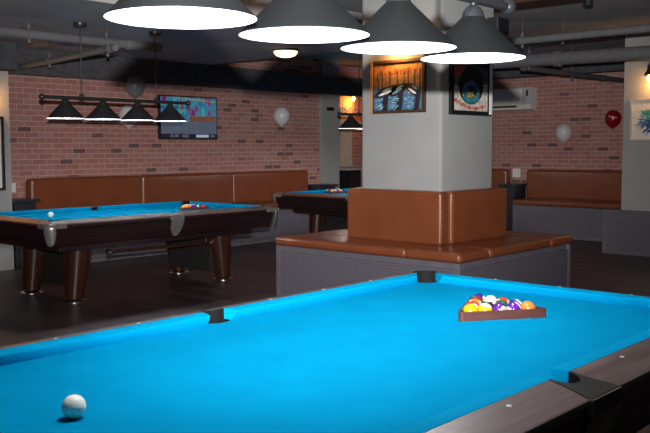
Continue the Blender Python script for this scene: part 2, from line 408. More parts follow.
    for sx in (1, -1):
        for sy in (1, -1):
            o = [(1.267, 0.820)] + [(1.455-0.07+0.07*math.cos(t*PI/12), 0.820-0.07+0.07*math.sin(t*PI/12)) for t in range(6, -1, -1)] + [(1.455, 0.632), (1.327, 0.632)]
            inner = [(1.322+0.056*math.cos(t), 0.687+0.056*math.sin(t)) for t in [math.radians(-70 + i*230/14 - 0) for i in range(15)]]
            inner = [(1.300+0.062*math.cos(math.radians(a)), 0.665+0.062*math.sin(math.radians(a))) for a in [-30 + i*150/12 for i in range(13)]]
            poly = [(sx*x, sy*y) for x, y in o + inner + [(1.267, 0.692)]]
            mb = MB(); mb.prism(poly, lambda x, y: z(x, y)-0.042, lambda x, y: z(x, y)+0.0015)
            mb.build('pocket_plate', plate_top, root, tri=True)
            mb = MB()
            a = [(1.300+0.060*math.cos(math.radians(t)), 0.665+0.060*math.sin(math.radians(t))) for t in [-42 + i*174/16 for i in range(17)]]
            a = [(sx*x, sy*y) for x, y in a]
            mb.loft([[(x, y, H+0.001) for x, y in a], [(x, y, H-0.16) for x, y in a]], cap=False, closed=False)
            mb.add([(x, y, H-0.16) for x, y in a], [tuple(range(len(a)))])
            mb.build('pocket_liner', M['liner'] if plate_top is M['pocket'] else M['liner'], root, smooth=40)
            # corner shield wraps the rounded corner
            mb = MB(); ra, rb = [], []
            rings = []
            for zz, half, inset in ((H-0.028, 1.0, 0.0), (H-0.07, 1.0, 0.0), (H-0.12, 0.93, 0.010), (H-0.17, 0.75, 0.020), (H-0.205, 0.48, 0.028), (H-0.222, 0.15, 0.032)):
                ring = []
                for i in range(11):
                    t = (i/10-0.5)*2*half; cx0, cy0 = 1.455-0.075, 0.820-0.075
                    ang = PI/4 + t*PI/4*1.0
                    px, py = cx0 + 0.083*math.cos(ang), cy0 + 0.083*math.sin(ang)
                    if abs(t) > 0.999: pass
                    ring.append((sx*(px-inset*0.75), sy*(py-inset*0.75), zz))
                rings.append(ring)
            mb.loft(rings, cap=False, closed=False)
            so = mb.build('pocket_shield', M['brushed'], root, smooth=50)
            so.modifiers.new('thick', 'SOLIDIFY').thickness = 0.006
    # apron that tapers inwards, dark strip under the rail, under-frame
    mb = MB()
    def rect(hx, hy, zz, ch=0.06):
        return [(-hx+ch, -hy, zz), (hx-ch, -hy, zz), (hx, -hy+ch, zz), (hx, hy-ch, zz), (hx-ch, hy, zz), (-hx+ch, hy, zz), (-hx, hy-ch, zz), (-hx, -hy+ch, zz)]
    mb.loft([rect(1.44, 0.806, H-0.034), rect(1.44, 0.806, H-0.062), rect(1.432, 0.798, H-0.075), rect(1.420, 0.780, H-0.16), rect(1.405, 0.760, H-0.228), rect(1.34, 0.70, H-0.238), rect(1.24, 0.63, H-0.24)], cap=False)
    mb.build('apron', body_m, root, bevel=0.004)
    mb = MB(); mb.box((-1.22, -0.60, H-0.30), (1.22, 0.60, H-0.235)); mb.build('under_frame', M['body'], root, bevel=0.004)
    # legs on chrome feet
    for sx in (-1, 1):
        for sy in (-1, 1):
            x, y = sx*0.955, sy*0.40
            mb = MB(); n = 28; rings = []
            for zz, r, off in ((0.03-legs_zoff, 0.086, 0), (0.12-legs_zoff, 0.095, 0.010), (H-0.295, 0.136, 0.056)):
                rings.append([(x - sx*off + r*math.cos(t*2*PI/n), y + r*math.sin(t*2*PI/n), zz) for t in range(n)])
            mb.loft(rings); lg = mb.build('leg', M['leg'], root, smooth=40)
            mb = MB(); mb.lathe([(0.118, -legs_zoff), (0.118, 0.006-legs_zoff), (0.100, 0.014-legs_zoff), (0.060, 0.022-legs_zoff), (0.05, 0.032-legs_zoff)], (x, y, 0), 32)
            mb.build('foot', M['chrome'], lg, smooth=40)
        mb = MB(); mb.box((sx*0.83-0.03, -0.37, 0.10-legs_zoff), (sx*0.83+0.03, 0.37, H-0.295)); mb.build('leg_panel', M['panel_dark'], root, bevel=0.006)
    # brown bar with chrome caps running along the side between the legs
    mb = MB(); mb.tube([(-0.555, -0.41, 0.432-legs_zoff), (0.93, -0.41, 0.415-legs_zoff)], 0.016, 14)
    br = mb.build('crossbar', M['leg'], root, smooth=40)
    for xx, zz in ((-0.56, 0.432), (0.78, 0.4165)):
        mb = MB(); mb.tube([(xx-0.018, -0.41, zz-legs_zoff), (xx+0.018, -0.41, zz-legs_zoff)], 0.024, 14); mb.build('cap', M['chrome'], br, smooth=40)
    for xx in (-0.50, 0.70):
        mb = MB(); mb.tube([(xx, -0.41, 0.42-legs_zoff), (xx, -0.41, H-0.29)], 0.012, 10); mb.build('hanger', M['panel_dark'], br, smooth=40)
    return root

pool_table('pool table with blue cloth in the foreground, cropped by the frame', (0, 0, 0), 0.84, M['cloth'], M['cloth_rail'], M['rail_y'], M['pocket'])
T2 = (3.255, 5.819, 0); T3 = (8.03, 6.36, 0); H2 = 0.803
t2_ = pool_table('whole pool table on tapered brown legs with silver pocket shields before the long wall bench', T2, H2, M['cloth'], M['cloth_rail'], M['rail_warm'], M['brushed'])
t3_ = pool_table('farthest pool table, partly hidden behind the pillar bench', T3, H2, M['cloth'], M['cloth_rail'], M['rail_warm'], M['brushed'])

t2_.scale = t3_.scale = (0.970, 0.970, 1)

# ------------------------------------------------------------------ balls and racks
BR = 0.02858
def ball_mesh(name, m):
    bm = bmesh.new(); bmesh.ops.create_uvsphere(bm, u_segments=32, v_segments=20, radius=BR)
    me = bpy.data.meshes.new(name); bm.to_mesh(me); bm.free()
    for p in me.polygons: p.use_smooth = True
    me.materials.append(m); return me
COLS = dict(yellow=(0.75, 0.33, 0.004), blue=(0.008, 0.02, 0.20), red=(0.60, 0.035, 0.014), purple=(0.075, 0.012, 0.22), orange=(0.80, 0.17, 0.025), green=(0.005, 0.10, 0.055), maroon=(0.20, 0.012, 0.012), black=(0.012, 0.012, 0.013))
BM = {}
for nme, cc in COLS.items():
    BM[(nme, False)] = ball_mesh('solid_ball', ball_mat('ball_' + nme, cc, False))
    if nme != 'black': BM[(nme, True)] = ball_mesh('striped_ball', ball_mat('ball_striped_' + nme, cc, True))
CUE = ball_mesh('cue_ball', M['white_ball'])
def put_ball(name, me, loc, label, group=None, rot=(0, 0, 0)):
    o = bpy.data.objects.new(name, me); COL.objects.link(o); o.location = loc; o.rotation_euler = rot
    return tag(o, label, 'ball', group)
put_ball('cue_ball', CUE, (-0.985, 0.054, 0.80+BR), 'white cue ball alone on the blue cloth of the foreground table')
put_ball('cue_ball', CUE, (2.40, 5.93, H2-0.04+BR), 'small cream cue ball near the corner pocket of the whole pool table')

ORDER = [  # rows from the long front side backwards
    [('yellow', 0), ('yellow', 1), ('purple', 0), ('purple', 1), ('orange', 0)],
    [('red', 0), ('black', 0), ('green', 0), ('blue', 1)],
    [('orange', 1), ('green', 1), ('red', 1)],
    [('maroon', 0), ('maroon', 1)],
    [('blue', 0)]]
def rack_set(ox, oy, bedz, ang, where, order, rack_label):
    """triangle with its front side along +u from (ox, oy)"""
    S = 0.372; t = 0.017; hgt = 0.034
    root = tag(triangle(S, t, hgt), rack_label, 'ball rack', 'triangle racks'); root.location = (ox, oy, bedz); root.rotation_euler = (0, 0, ang)
    rot = Matrix.Rotation(ang, 3, 'Z')
    d = 2*BR + 0.0004; x0 = S/2 - 2*d; y0 = t + BR + 0.001
    for r, row in enumerate(order):
        for k, (cn, st) in enumerate(row):
            p = rot @ Vector((x0 + k*d + r*d/2, y0 + r*d*math.sqrt(3)/2, 0))
            seed = random.Random(r*7 + k*3 + int(ox*10))
            e = (seed.uniform(-0.5, 0.5), seed.uniform(-1.5, 0.2), seed.uniform(0, 6))
            if where.startswith('the near'):
                e = ROT.get((cn, st), e)
            put_ball('striped_ball' if st else 'solid_ball', BM[(cn, bool(st))], (ox+p.x, oy+p.y, bedz+BR),
                     ('cream ball with %s stripe' % cn if st else 'solid %s ball' % cn) + ' in the rack on ' + where, 'balls racked on ' + where, e)
def triangle(S, t, hgt):
    h = S*math.sqrt(3)/2
    def rounded(inset, rad):
        A = [Vector((0, 0)), Vector((S, 0)), Vector((S/2, h))]; c = Vector((S/2, h/3)); R = h/3
        A = [c + (a-c)*((R-inset)/R) for a in A]; out = []
        for i in range(3):
            p = A[i]; u = (A[(i+1) % 3]-p).normalized(); v = (A[i-1]-p).normalized()
            cc = p + (u+v).normalized()*rad*2; n0 = -Vector((-v.y, v.x)); 
            a0 = math.atan2(-(u+v).normalized().y, -(u+v).normalized().x)
            for k in range(9):
                a = a0 + (k/8-0.5)*math.radians(120)
                out.append((cc.x+rad*math.cos(a), cc.y+rad*math.sin(a)))
        return out
    o, i = rounded(0, 0.016), rounded(t, 0.006); n = len(o)
    mb = MB()
    mb.add([(x, y, 0.0005) for x, y in o] + [(x, y, hgt) for x, y in o] + [(x, y, 0.0005) for x, y in i] + [(x, y, hgt) for x, y in i],
           [(k, (k+1) % n, n+(k+1) % n, n+k) for k in range(n)] + [(2*n+k, 2*n+(k+1) % n, 3*n+(k+1) % n, 3*n+k) for k in range(n)] +
           [(n+k, n+(k+1) % n, 3*n+(k+1) % n, 3*n+k) for k in range(n)] + [(k, (k+1) % n, 2*n+(k+1) % n, 2*n+k) for k in range(n)])
    return mb.build('triangle_rack', M['rack'], None, smooth=35)
# stripe axes: which caps the camera sees
ROT = {('yellow', 1): (0.1, 0.2, 0.2), ('purple', 1): (PI/2-0.6, 0, 1.15), ('yellow', 0): (0, 0.2, 0.4), ('purple', 0): (0, -0.22, -1.95), ('orange', 0): (0, 0, 0.5),
       ('orange', 1): (PI/2, 0, 0.73), ('red', 1): (PI/2, 0, 0.73), ('blue', 1): (0.5, 0.75, 0.2), ('green', 1): (0.15, -0.25, 0.2), ('maroon', 1): (0.2, -0.3, 0.3)}
ang1 = math.atan2(-0.205, 0.285)
rack_set(0.569, 0.006, 0.80, ang1, 'the near table', ORDER, 'brown wooden triangle rack full of balls on the foreground table')
num = bpy.data.curves.new('ball_number', 'FONT'); num.body = '4'; num.size = 0.016; num.align_x = 'CENTER'; num.align_y = 'CENTER'
tmp = bpy.data.objects.new('ball_number', num); nm_ = bpy.data.meshes.new_from_object(tmp); bpy.data.objects.remove(tmp)
for v in nm_.vertices: v.co = (math.sqrt(max(0, (BR*1.012)**2 - v.co.x**2 - v.co.y**2)), v.co.x, v.co.y)   # wrapped on the ball's +X spot
nm_.materials.append(M['black_frame'])
for o in list(COL.objects):
    if o.get('label', '') == 'solid purple ball in the rack on the near table':
        no = bpy.data.objects.new('number', nm_); COL.objects.link(no); no.parent = o
def shuffle(seed):
    fl = [b for r in ORDER for b in r]; random.Random(seed).shuffle(fl); out = []; k = 0
    for n in (5, 4, 3, 2, 1): out.append(fl[k:k+n]); k += n
    return out
rack_set(3.765, 5.66, H2-0.04, math.atan2(-0.12, 0.35), 'the whole left table', [[('yellow', 0), ('orange', 0), ('purple', 0), ('green', 1), ('red', 0)], [('yellow', 1), ('purple', 1), ('blue', 1), ('maroon', 0)], [('red', 1), ('black', 0), ('green', 0)], [('blue', 0), ('orange', 1)], [('maroon', 1)]], 'dark triangle rack of balls on the whole left pool table')
rack_set(7.33, 6.62, H2-0.04, 0.0, 'the farthest table', [[('red', 0), ('red', 1), ('purple', 0), ('yellow', 1), ('green', 0)]] + ORDER[:0] + [[('orange', 0), ('blue', 1), ('yellow', 0), ('purple', 1)], [('maroon', 0), ('black', 0), ('orange', 1)], [('blue', 0), ('green', 1)], [('maroon', 1)]], 'triangle rack of balls on the farthest pool table')

# ------------------------------------------------------------------ table lamps
def table_lamp(label, loc, zr, R, sp, ceil, h, lining, watt, big):
    """four cone shades on a bar; root on the bar's axis projected to the rim height"""
    root = thing('table_lamp', label, 'lamp', loc, 0, 'four-shade billiard lamps')
    bz = zr + (0.213 if big else 0.20); hl = 1.5*sp + 0.235
    mb = MB(); mb.tube([(-hl, 0, bz), (hl, 0, bz)], 0.017, 16); mb.build('bar', M['gun_metal'] if big else M['black_metal'], root, smooth=40)
    for sx in (-1, 1):
        mb = MB(); mb.lathe([(0.001, -0.030), (0.012, -0.0275), (0.022, -0.0205), (0.028, -0.011), (0.030, 0), (0.028, 0.011), (0.022, 0.0205), (0.012, 0.0275), (0.001, 0.030)], (sx*(hl+0.012), 0, bz), 20)
        mb.build('end_ball', M['gun_metal'] if big else M['black_metal'], root, smooth=60)
        mb = MB(); mb.tube([(sx*0.45, 0, bz+0.02), (sx*0.45, 0, ceil-0.02)], 0.007, 10); rd = mb.build('rod', M['black_metal'], root, smooth=40)
        mb = MB(); n = 20
        mb.loft([[(sx*0.45 + (0.024+0.009*math.cos(p*2*PI/8))*math.cos(t*2*PI/n), 0.009*math.sin(p*2*PI/8), bz + 0.012 + (0.024+0.009*math.cos(p*2*PI/8))*math.sin(t*2*PI/n)) for p in range(8)] for t in range(n+1)], cap=False)
        mb.build('ring', M['black_metal'], rd, smooth=50)
        mb = MB(); mb.lathe([(0.012, -0.045), (0.055, -0.04), (0.065, -0.02), (0.065, 0)], (sx*0.45, 0, ceil), 24); mb.build('canopy', M['black_metal'], rd, smooth=40)
    for k in range(4):
        x = (k-1.5)*sp; n = 48
        mb = MB()
        mb.lathe([(R, zr), (R-0.001, zr+0.004), (0.040, zr+h), (0.036, zr+h+0.006)], (x, 0, 0), n, 0, cap=False)
        mb.lathe([(R, zr), (R-0.006, zr+0.003), (0.036, zr+h-0.004), (0.001, zr+h-0.003)], (x, 0, 0), n, 1, cap=False)
        sh = mb.build('shade', [M['shade'] if big else M['black_metal'], lining], root, smooth=35)
        mb = MB(); mb.lathe([(0.042, zr+h-0.004), (0.040, zr+h+0.004), (0.036, zr+h+0.02), (0.024, zr+h+0.036), (0.0125, zr+h+0.042), (0.0125, bz)], (x, 0, 0), 28)
        mb.build('shade_cap', M['gun_metal'] if big else M['black_metal'], sh, smooth=40)
        mb = MB(); mb.lathe([(0.001, -0.028), (0.016, -0.022), (0.024, -0.008), (0.024, 0.008), (0.016, 0.028), (0.012, 0.045)], (x, 0, zr+h-0.055), 20)
        mb.build('bulb', M['bulb'], sh, smooth=60)
        lamp('bulb_light', 'POINT', (x, 0, zr+0.035), watt*((3.4, 0.1, 0.1, 3.0)[k] if big else 1), (1.0, 0.97, 0.94), 0.03, root)
    return root
table_lamp('large charcoal four-shade lamp hanging over the foreground pool table', (-0.0205, 0, 0), 1.759, 0.188, 0.445, CZ, 0.148, M['lining'], 6.5, True)
table_lamp('black four-shade lamp hanging before the brick wall over the whole pool table', (3.148, 5.8, 0), 1.728, 0.182, 0.422, 2.66, 0.15, M['lining_dim'], 7.5, False)
table_lamp('black lamp over the farthest table, one shade showing beside the pillar', (8.01, 6.3, 0), 1.709, 0.182, 0.422, CZ, 0.15, M['lining_dim'], 7.5, False)

# ------------------------------------------------------------------ pillar bench
root = thing('pillar_bench', 'square brown leather bench wrapped around the grey pillar', 'bench', (4.7848, 3.1094, 0))
def P(x, y, z): return ((x-5.65)*0.888, (y-3.72)*0.888, z)
x0, x1, y0, y1 = 4.545, 6.755, 2.60, 4.96
mb = MB()
mb.box(P(x0+0.02, y0+0.02, 0.0), P(x1-0.02, y0+0.5, 0.495)); mb.box(P(x0+0.02, y1-0.5, 0.0), P(x1-0.02, y1-0.02, 0.495))
mb.box(P(x0+0.02, y0+0.5, 0.0), P(5.09, y1-0.5, 0.495)); mb.box(P(6.17, y0+0.5, 0.0), P(x1-0.02, y1-0.5, 0.495))
bs = mb.build('base', M['base_frame'], root)
for nm, lo, hi, m in (('side_panel', (x0, y0+0.06, 0.04), (x0+0.02, y1-0.06, 0.445), 'grid_y'), ('side_panel', (x1-0.02, y0+0.06, 0.04), (x1, y1-0.06, 0.445), 'grid_y'),
                      ('side_panel', (x0+0.06, y0, 0.04), (x1-0.06, y0+0.02, 0.445), 'grid_x'), ('side_panel', (x0+0.06, y1-0.02, 0.04), (x1-0.06, y1, 0.445), 'grid_x')):
    mb = MB(); mb.box(P(*lo), P(*hi)); mb.build(nm, M[m], bs)
for xx in (x0, x1-0.055):
    for yy in (y0, y1-0.055):
        mb = MB(); mb.box(P(xx-0.004, yy-0.004, 0), P(xx+0.059, yy+0.059, 0.496)); mb.build('corner_post', M['base_frame'], bs, bevel=0.004)
Z0, Z1 = 0.496, 0.580
segs = [((x0-0.02, y0-0.02), (5.05, 3.20)), ((5.055, y0-0.02), (6.27, 3.20)), ((6.275, y0-0.02), (x1+0.02, 3.20)),
        ((x0-0.02, 3.205), (5.07, y1+0.02)), ((6.275, 3.205), (x1+0.02, y1+0.02)), ((5.075, 4.25), (6.27, y1+0.02))]
for a, b in segs:
    rbox('seat_cushion', P(*a, Z0), P(*b, Z1), 0.032, M['leather'], root, 5, 0.006)
for lo, hi in (((4.95, 3.085, 0.578), (5.098, 4.30, 1.05)), ((5.10, 3.05, 0.578), (6.172, 3.188, 1.05)), ((6.09, 3.19, 0.578), (6.235, 4.30, 1.05)), ((5.10, 4.222, 0.578), (6.085, 4.36, 1.05))):
    rbox('backrest', P(*lo), P(*hi), 0.03, M['leather'], root, 5, 0.004)

# ------------------------------------------------------------------ wall benches
def wall_bench(label, loc, rz, L, n, gap0=0.0, gap1=0.0, depth=0.545, bx0=None, bx1=None, group='brown benches along the brick walls'):
    """local frame: x along the wall, wall at y=0, front towards -y"""
    root = thing('wall_bench', label, 'bench', loc, rz, group)
    mb = MB(); mb.box((0, -depth+0.02, 0.0), (L, -0.005, 0.495)); bs = mb.build('base', M['base_frame'], root)
    mb = MB(); mb.box((0.05, -depth, 0.06), (L-0.05, -depth+0.02, 0.455)); mb.build('front_panel', M['grid_x'], bs)
    mb = MB(); mb.box((0, -depth-0.004, 0), (L, -depth+0.02, 0.03)); mb.build('plinth', M['pipe'], bs)
    a, b = (bx0 if bx0 is not None else 0), (bx1 if bx1 is not None else L)
    for k in range(n):
        rbox('seat_cushion', (L*k/n+0.002, -depth-0.02, 0.495), (L*(k+1)/n-0.002, -0.004, 0.585), 0.03, M['leather_wall'], root, 4, 0.006)
        rbox('backrest', (a+(b-a)*k/n+0.003, -0.16, 0.58), (a+(b-a)*(k+1)/n-0.003, -0.004, 1.062), 0.04, M['leather_wall'], root, 4, 0.008)
    return root
wall_bench('long dark brown leather bench along the left brick wall', (3.43, W-0.002, 0), 0, 5.03, 3)
# right brick wall: x runs towards -Y
wall_bench('brown bench on the right brick wall, below the pale balloon', (V-0.002, 5.48, 0), -PI/2, 3.0, 1, depth=0.60)
wall_bench('short end of brown bench showing just right of the pillar on the right wall', (V-0.002, 8.1, 0), -PI/2, 2.25, 1, depth=0.56)
def side_table(label, loc, lo, hi):
    root = thing('side_table', label, 'side table', loc, 0, 'dark side tables between benches')
    mb = MB(); mb.box((lo[0], lo[1], 0.79), (hi[0], hi[1], 0.825)); mb.build('table_top', M['navy'], root, bevel=0.005)
    mb = MB(); mb.box((lo[0]+0.04, lo[1]+0.04, 0.03), (hi[0]-0.04, hi[1]-0.01, 0.79)); mb.build('cabinet_body', M['navy'], root, bevel=0.004)
    mb = MB(); mb.box((lo[0]+0.05, lo[1]+0.06, 0.0), (hi[0]-0.05, hi[1]-0.02, 0.03)); mb.build('plinth', M['black_metal'], root)
side_table('dark side table between the left column and the long brick wall bench', (3.2, 8.0, 0), (-0.14, -0.1), (0.225, 0.295))
side_table('dark side table at the far end of the long wall bench beside the grey pier', (8.68, 8.0, 0), (-0.21, -0.12), (0.24, 0.235))
side_table('dark navy side table below the white switch plate on the right wall', (10.85, 5.665, 0), (-0.24, -0.165), (0.24, 0.165))

# box around the base of the right column
root = thing('column_plinth', 'grey perforated low box around the foot of the right-hand column', 'plinth box', (9.6, 2.2, 0))
mb = MB()
mb.box((-0.47, -1.0, 0), (-0.36, 1.11, 0.56)); mb.box((-0.36, 0.92, 0), (0.72, 1.11, 0.56))
mb.build('box_frame', M['base_frame'], root)
mb = MB(); mb.box((-0.488, -1.0, 0.05), (-0.47, 1.05, 0.50)); mb.build('front_panel', M['grid_y'], root)
mb = MB(); mb.box((-0.50, -1.0, 0.56), (-0.36, 1.12, 0.59)); mb.box((-0.36, 0.92, 0.56), (0.73, 1.12, 0.59)); mb.build('box_top', M['base_frame'], root, bevel=0.005)

# ------------------------------------------------------------------ pictures
def framed(name, label, center, rz, w, h, fw, frame_m, build_art, cat='painting', depth=0.035):
    """local: picture in the xz plane facing -y, back at y=0"""
    root = thing(name, label, cat, center, rz, 'framed paintings')
    mb = MB()
    mb.box((-w/2, -depth, -h/2), (-w/2+fw, -0.002, h/2)); mb.box((w/2-fw, -depth, -h/2), (w/2, -0.002, h/2))
    mb.box((-w/2+fw, -depth, h/2-fw), (w/2-fw, -0.002, h/2)); mb.box((-w/2+fw, -depth, -h/2), (w/2-fw, -0.002, -h/2+fw))
    mb.build('frame', frame_m, root)
    mb, mats = build_art(w-2*fw, h-2*fw); mb.build('canvas', mats, root)
    return root
def poly2(mb, pts, y, mi): mb.add([(x, y, z) for x, z in pts], [tuple(range(len(pts)))], mi)
def ell(cx, cz, rx, rz, n=20, rot=0):
    return [(cx+rx*math.cos(t)*math.cos(rot)-rz*math.sin(t)*math.sin(rot), cz+rx*math.cos(t)*math.sin(rot)+rz*math.sin(t)*math.cos(rot)) for t in [2*PI*i/n for i in range(n)]]
def paint(name, c, var=0.35, ns=30): return mat(name, c, 0.5, var=var, nscale=ns)
def art_boats(w, h):
    mb = MB(); rnd = random.Random(3)
    mats = [paint('art_sky', (0.42, 0.20, 0.07)), paint('art_town', (0.22, 0.09, 0.05)), paint('art_water', (0.05, 0.14, 0.24)), paint('art_dark', (0.018, 0.018, 0.028)), paint('art_light_blue', (0.14, 0.33, 0.47)), paint('art_white', (0.70, 0.70, 0.68)), paint('art_ochre', (0.26, 0.16, 0.09))]
    X = lambda u: (u-0.5)*w; Z = lambda v: (v-0.5)*h
    poly2(mb, [(X(0), Z(0.72)), (X(1), Z(0.72)), (X(1), Z(1)), (X(0), Z(1))], -0.010, 0)
    poly2(mb, [(X(0), Z(0.48)), (X(1), Z(0.48)), (X(1), Z(0.72)), (X(0), Z(0.72))], -0.010, 6)
    poly2(mb, [(X(0), Z(0)), (X(1), Z(0)), (X(1), Z(0.48)), (X(0), Z(0.48))], -0.010, 2)
    for i in range(26):
        u = rnd.uniform(0.12, 0.96); hh = rnd.uniform(0.04, 0.13)
        poly2(mb, [(X(u-0.02), Z(0.74)), (X(u+0.02), Z(0.74)), (X(u+0.015), Z(0.76+hh)), (X(u-0.012), Z(0.75+hh))], -0.0105 - i*1e-5, 1)
    for u in (0.08, 0.17, 0.33, 0.48, 0.62, 0.70, 0.83, 0.93):
        poly2(mb, [(X(u-0.012), Z(0.42)), (X(u+0.012), Z(0.42)), (X(u+0.010), Z(0.82)), (X(u-0.010), Z(0.82))], -0.0112, 3)
    for cx in (0.22, 0.52, 0.86):       # dark reflections between the boats
        poly2(mb, [(X(cx-0.07), Z(0)), (X(cx+0.05), Z(0)), (X(cx+0.09), Z(0.42)), (X(cx-0.02), Z(0.42))], -0.0111, 3)
    for i in range(330):
        u, v = rnd.uniform(0.02, 0.95), rnd.uniform(0.02, 0.42); l = rnd.uniform(0.02, 0.055)
        if any(abs(u-cx) < 0.07 for cx in (0.23, 0.54, 0.88)): continue
        poly2(mb, [(X(u), Z(v)), (X(min(0.99, u+l)), Z(v+0.008)), (X(min(0.99, u+l)), Z(v+0.022)), (X(u), Z(v+0.014))], -0.0115 - i*1e-6, 4 if rnd.random() < 0.9 else 5)
    for cx, cz, L, a in ((0.25, 0.40, 0.26, 0.45), (0.50, 0.43, 0.20, 0.7), (0.80, 0.42, 0.17, -0.9)):
        poly2(mb, ell(X(cx), Z(cz), L*w, 0.10*h, 18, a*0.6), -0.0125, 3)
        poly2(mb, ell(X(cx)-0.012, Z(cz)-0.012, L*w*0.55, 0.028*h, 18, a*0.6), -0.013, 5 if cx != 0.5 else 4)
        poly2(mb, ell(X(cx)+0.012, Z(cz)+0.02, L*w*0.4, 0.022*h, 14, a*0.6), -0.0131, 4)
    return mb, mats
def art_face(w, h):
    mb = MB(); rnd = random.Random(5)
    mats = [paint('art_cream', (0.62, 0.57, 0.50)), paint('art_ink', (0.012, 0.014, 0.018)), paint('art_teal', (0.03, 0.20, 0.24)), paint('art_red', (0.50, 0.08, 0.06)), paint('art_yellow', (0.60, 0.36, 0.04)), paint('art_salmon', (0.60, 0.28, 0.20)), paint('art_blue', (0.06, 0.16, 0.36)), paint('art_shaded_top', (0.10, 0.10, 0.10), 0.7, 12)]
    X = lambda u: (u-0.5)*w; Z = lambda v: (v-0.5)*h
    poly2(mb, [(X(0), Z(0)), (X(1), Z(0)), (X(1), Z(1)), (X(0), Z(1))], -0.010, 0)
    poly2(mb, [(X(0), Z(0.55)), (X(0.35), Z(0.48)), (X(1), Z(0.62)), (X(1), Z(1)), (X(0), Z(1))], -0.0102, 7)  # upper background painted darker for the shadow lying over it
    poly2(mb, ell(X(0.22), Z(0.83), 0.2*w, 0.15*h), -0.0105, 3)
    poly2(mb, ell(X(0.52), Z(0.55), 0.35*w, 0.41*h), -0.011, 1)
    poly2(mb, ell(X(0.52), Z(0.40), 0.25*w, 0.24*h), -0.0115, 2)
    poly2(mb, ell(X(0.54), Z(0.44), 0.13*w, 0.15*h), -0.012, 1)
    poly2(mb, ell(X(0.50), Z(0.36), 0.10*w, 0.06*h), -0.0125, 4)
    poly2(mb, ell(X(0.54), Z(0.60), 0.10*w, 0.07*h), -0.0126, 6)
    for i in range(14):
        u = i/13; v = 0.22-0.16*math.sin(u*PI*0.8)
        poly2(mb, ell(X(0.08+0.84*u), Z(v), 0.05*w, 0.035*h, 10, 0.3), -0.0127-i*1e-5, 3 if i % 3 == 0 else 5)
    for i in range(24):
        poly2(mb, ell(X(rnd.uniform(0.28, 0.76)), Z(rnd.uniform(0.2, 0.5)), 0.02*w, 0.03*h, 7), -0.0132-i*1e-5, rnd.choice([2, 4, 6, 6, 2]))
    return mb, mats
def art_splash(w, h):
    mb = MB(); rnd = random.Random(9)
    mats = [paint('art_paper', (0.66, 0.61, 0.55), 0.05), paint('art_sea', (0.03, 0.26, 0.28)), paint('art_navy', (0.01, 0.05, 0.17)), paint('art_leaf', (0.05, 0.25, 0.14)), paint('art_amber', (0.62, 0.22, 0.04)), paint('art_lime', (0.32, 0.36, 0.05)), paint('art_sky_blue', (0.05, 0.22, 0.42))]
    X = lambda u: (u-0.5)*w; Z = lambda v: (v-0.5)*h
    poly2(mb, [(X(0), Z(0)), (X(1), Z(0)), (X(1), Z(1)), (X(0), Z(1))], -0.010, 0)
    cx, cz = 0.50, 0.45
    for i in range(150):
        a = rnd.uniform(0, 2*PI); r0 = rnd.uniform(0.05, 0.30); r1 = r0 + rnd.uniform(0.06, 0.22); t = rnd.uniform(0.012, 0.04)
        c, s = math.cos(a), math.sin(a)
        left = c < 0; up = s > 0.2
        mi = rnd.choice([1, 3, 1] if (left and up) else [2, 6, 2] if left else [4, 5, 4] if up else [4, 6, 2])
        q = [(cx+r0*c-t*s, cz+(r0*s+t*c)), (cx+r0*c+t*s, cz+(r0*s-t*c)), (cx+r1*c, cz+r1*s)]
        poly2(mb, [(X(u), Z(v)) for u, v in q], -0.0105-i*1e-5, mi)
    poly2(mb, ell(X(0.60), Z(0.48), 0.16*w, 0.10*h), -0.0125, 4); poly2(mb, ell(X(0.62), Z(0.62), 0.12*w, 0.09*h), -0.0127, 5)
    for i in range(50):
        poly2(mb, ell(X(cx+rnd.gauss(0, 0.2)), Z(cz+rnd.gauss(0, 0.2)), 0.012*w, 0.012*h, 7), -0.0128-i*1e-5, rnd.choice([1, 2, 3, 6]))
    return mb, mats
s_boats = framed('painting', 'painting of moored boats on blue water under an orange sky', (4.2964, 3.1049, 1.992), -PI/2, 0.613, 0.484, 0.026, M['dark_gilt'], art_boats)
mb = MB(); mb.box((-0.3065, -0.038, -0.242), (-0.280, -0.0345, 0.242)); mb.build('lit_gilt_edge', M['lit_gilt'], s_boats)  # left side of the frame coloured gold where it catches the light
r_ = framed('painting', 'painting of a dark round face with teal and red dabs on the pillar', (4.7448, 2.6387, 1.9769), 0, 0.675, 0.497, 0.04, M['black_frame'], art_face)
mb = MB(); mb.box((0.293, -0.04, -0.235), (0.334, -0.034, 0.235)); mb.build('gloss_highlight', M['white_gloss'], r_)  # white strip paints the bright sheen along the black frame's right side
framed('painting', 'pale canvas with a teal, blue and orange paint splash on the right column', (9.25, 2.70, 1.795), -PI/2, 0.60, 0.545, 0.016, M['pale_frame'], art_splash)
framed('painting', 'black framed pale painting on the left column, cut off by the frame edge', (2.60, 7.90, 1.38), 0, 0.72, 0.86, 0.03, M['black_frame'], art_splash)

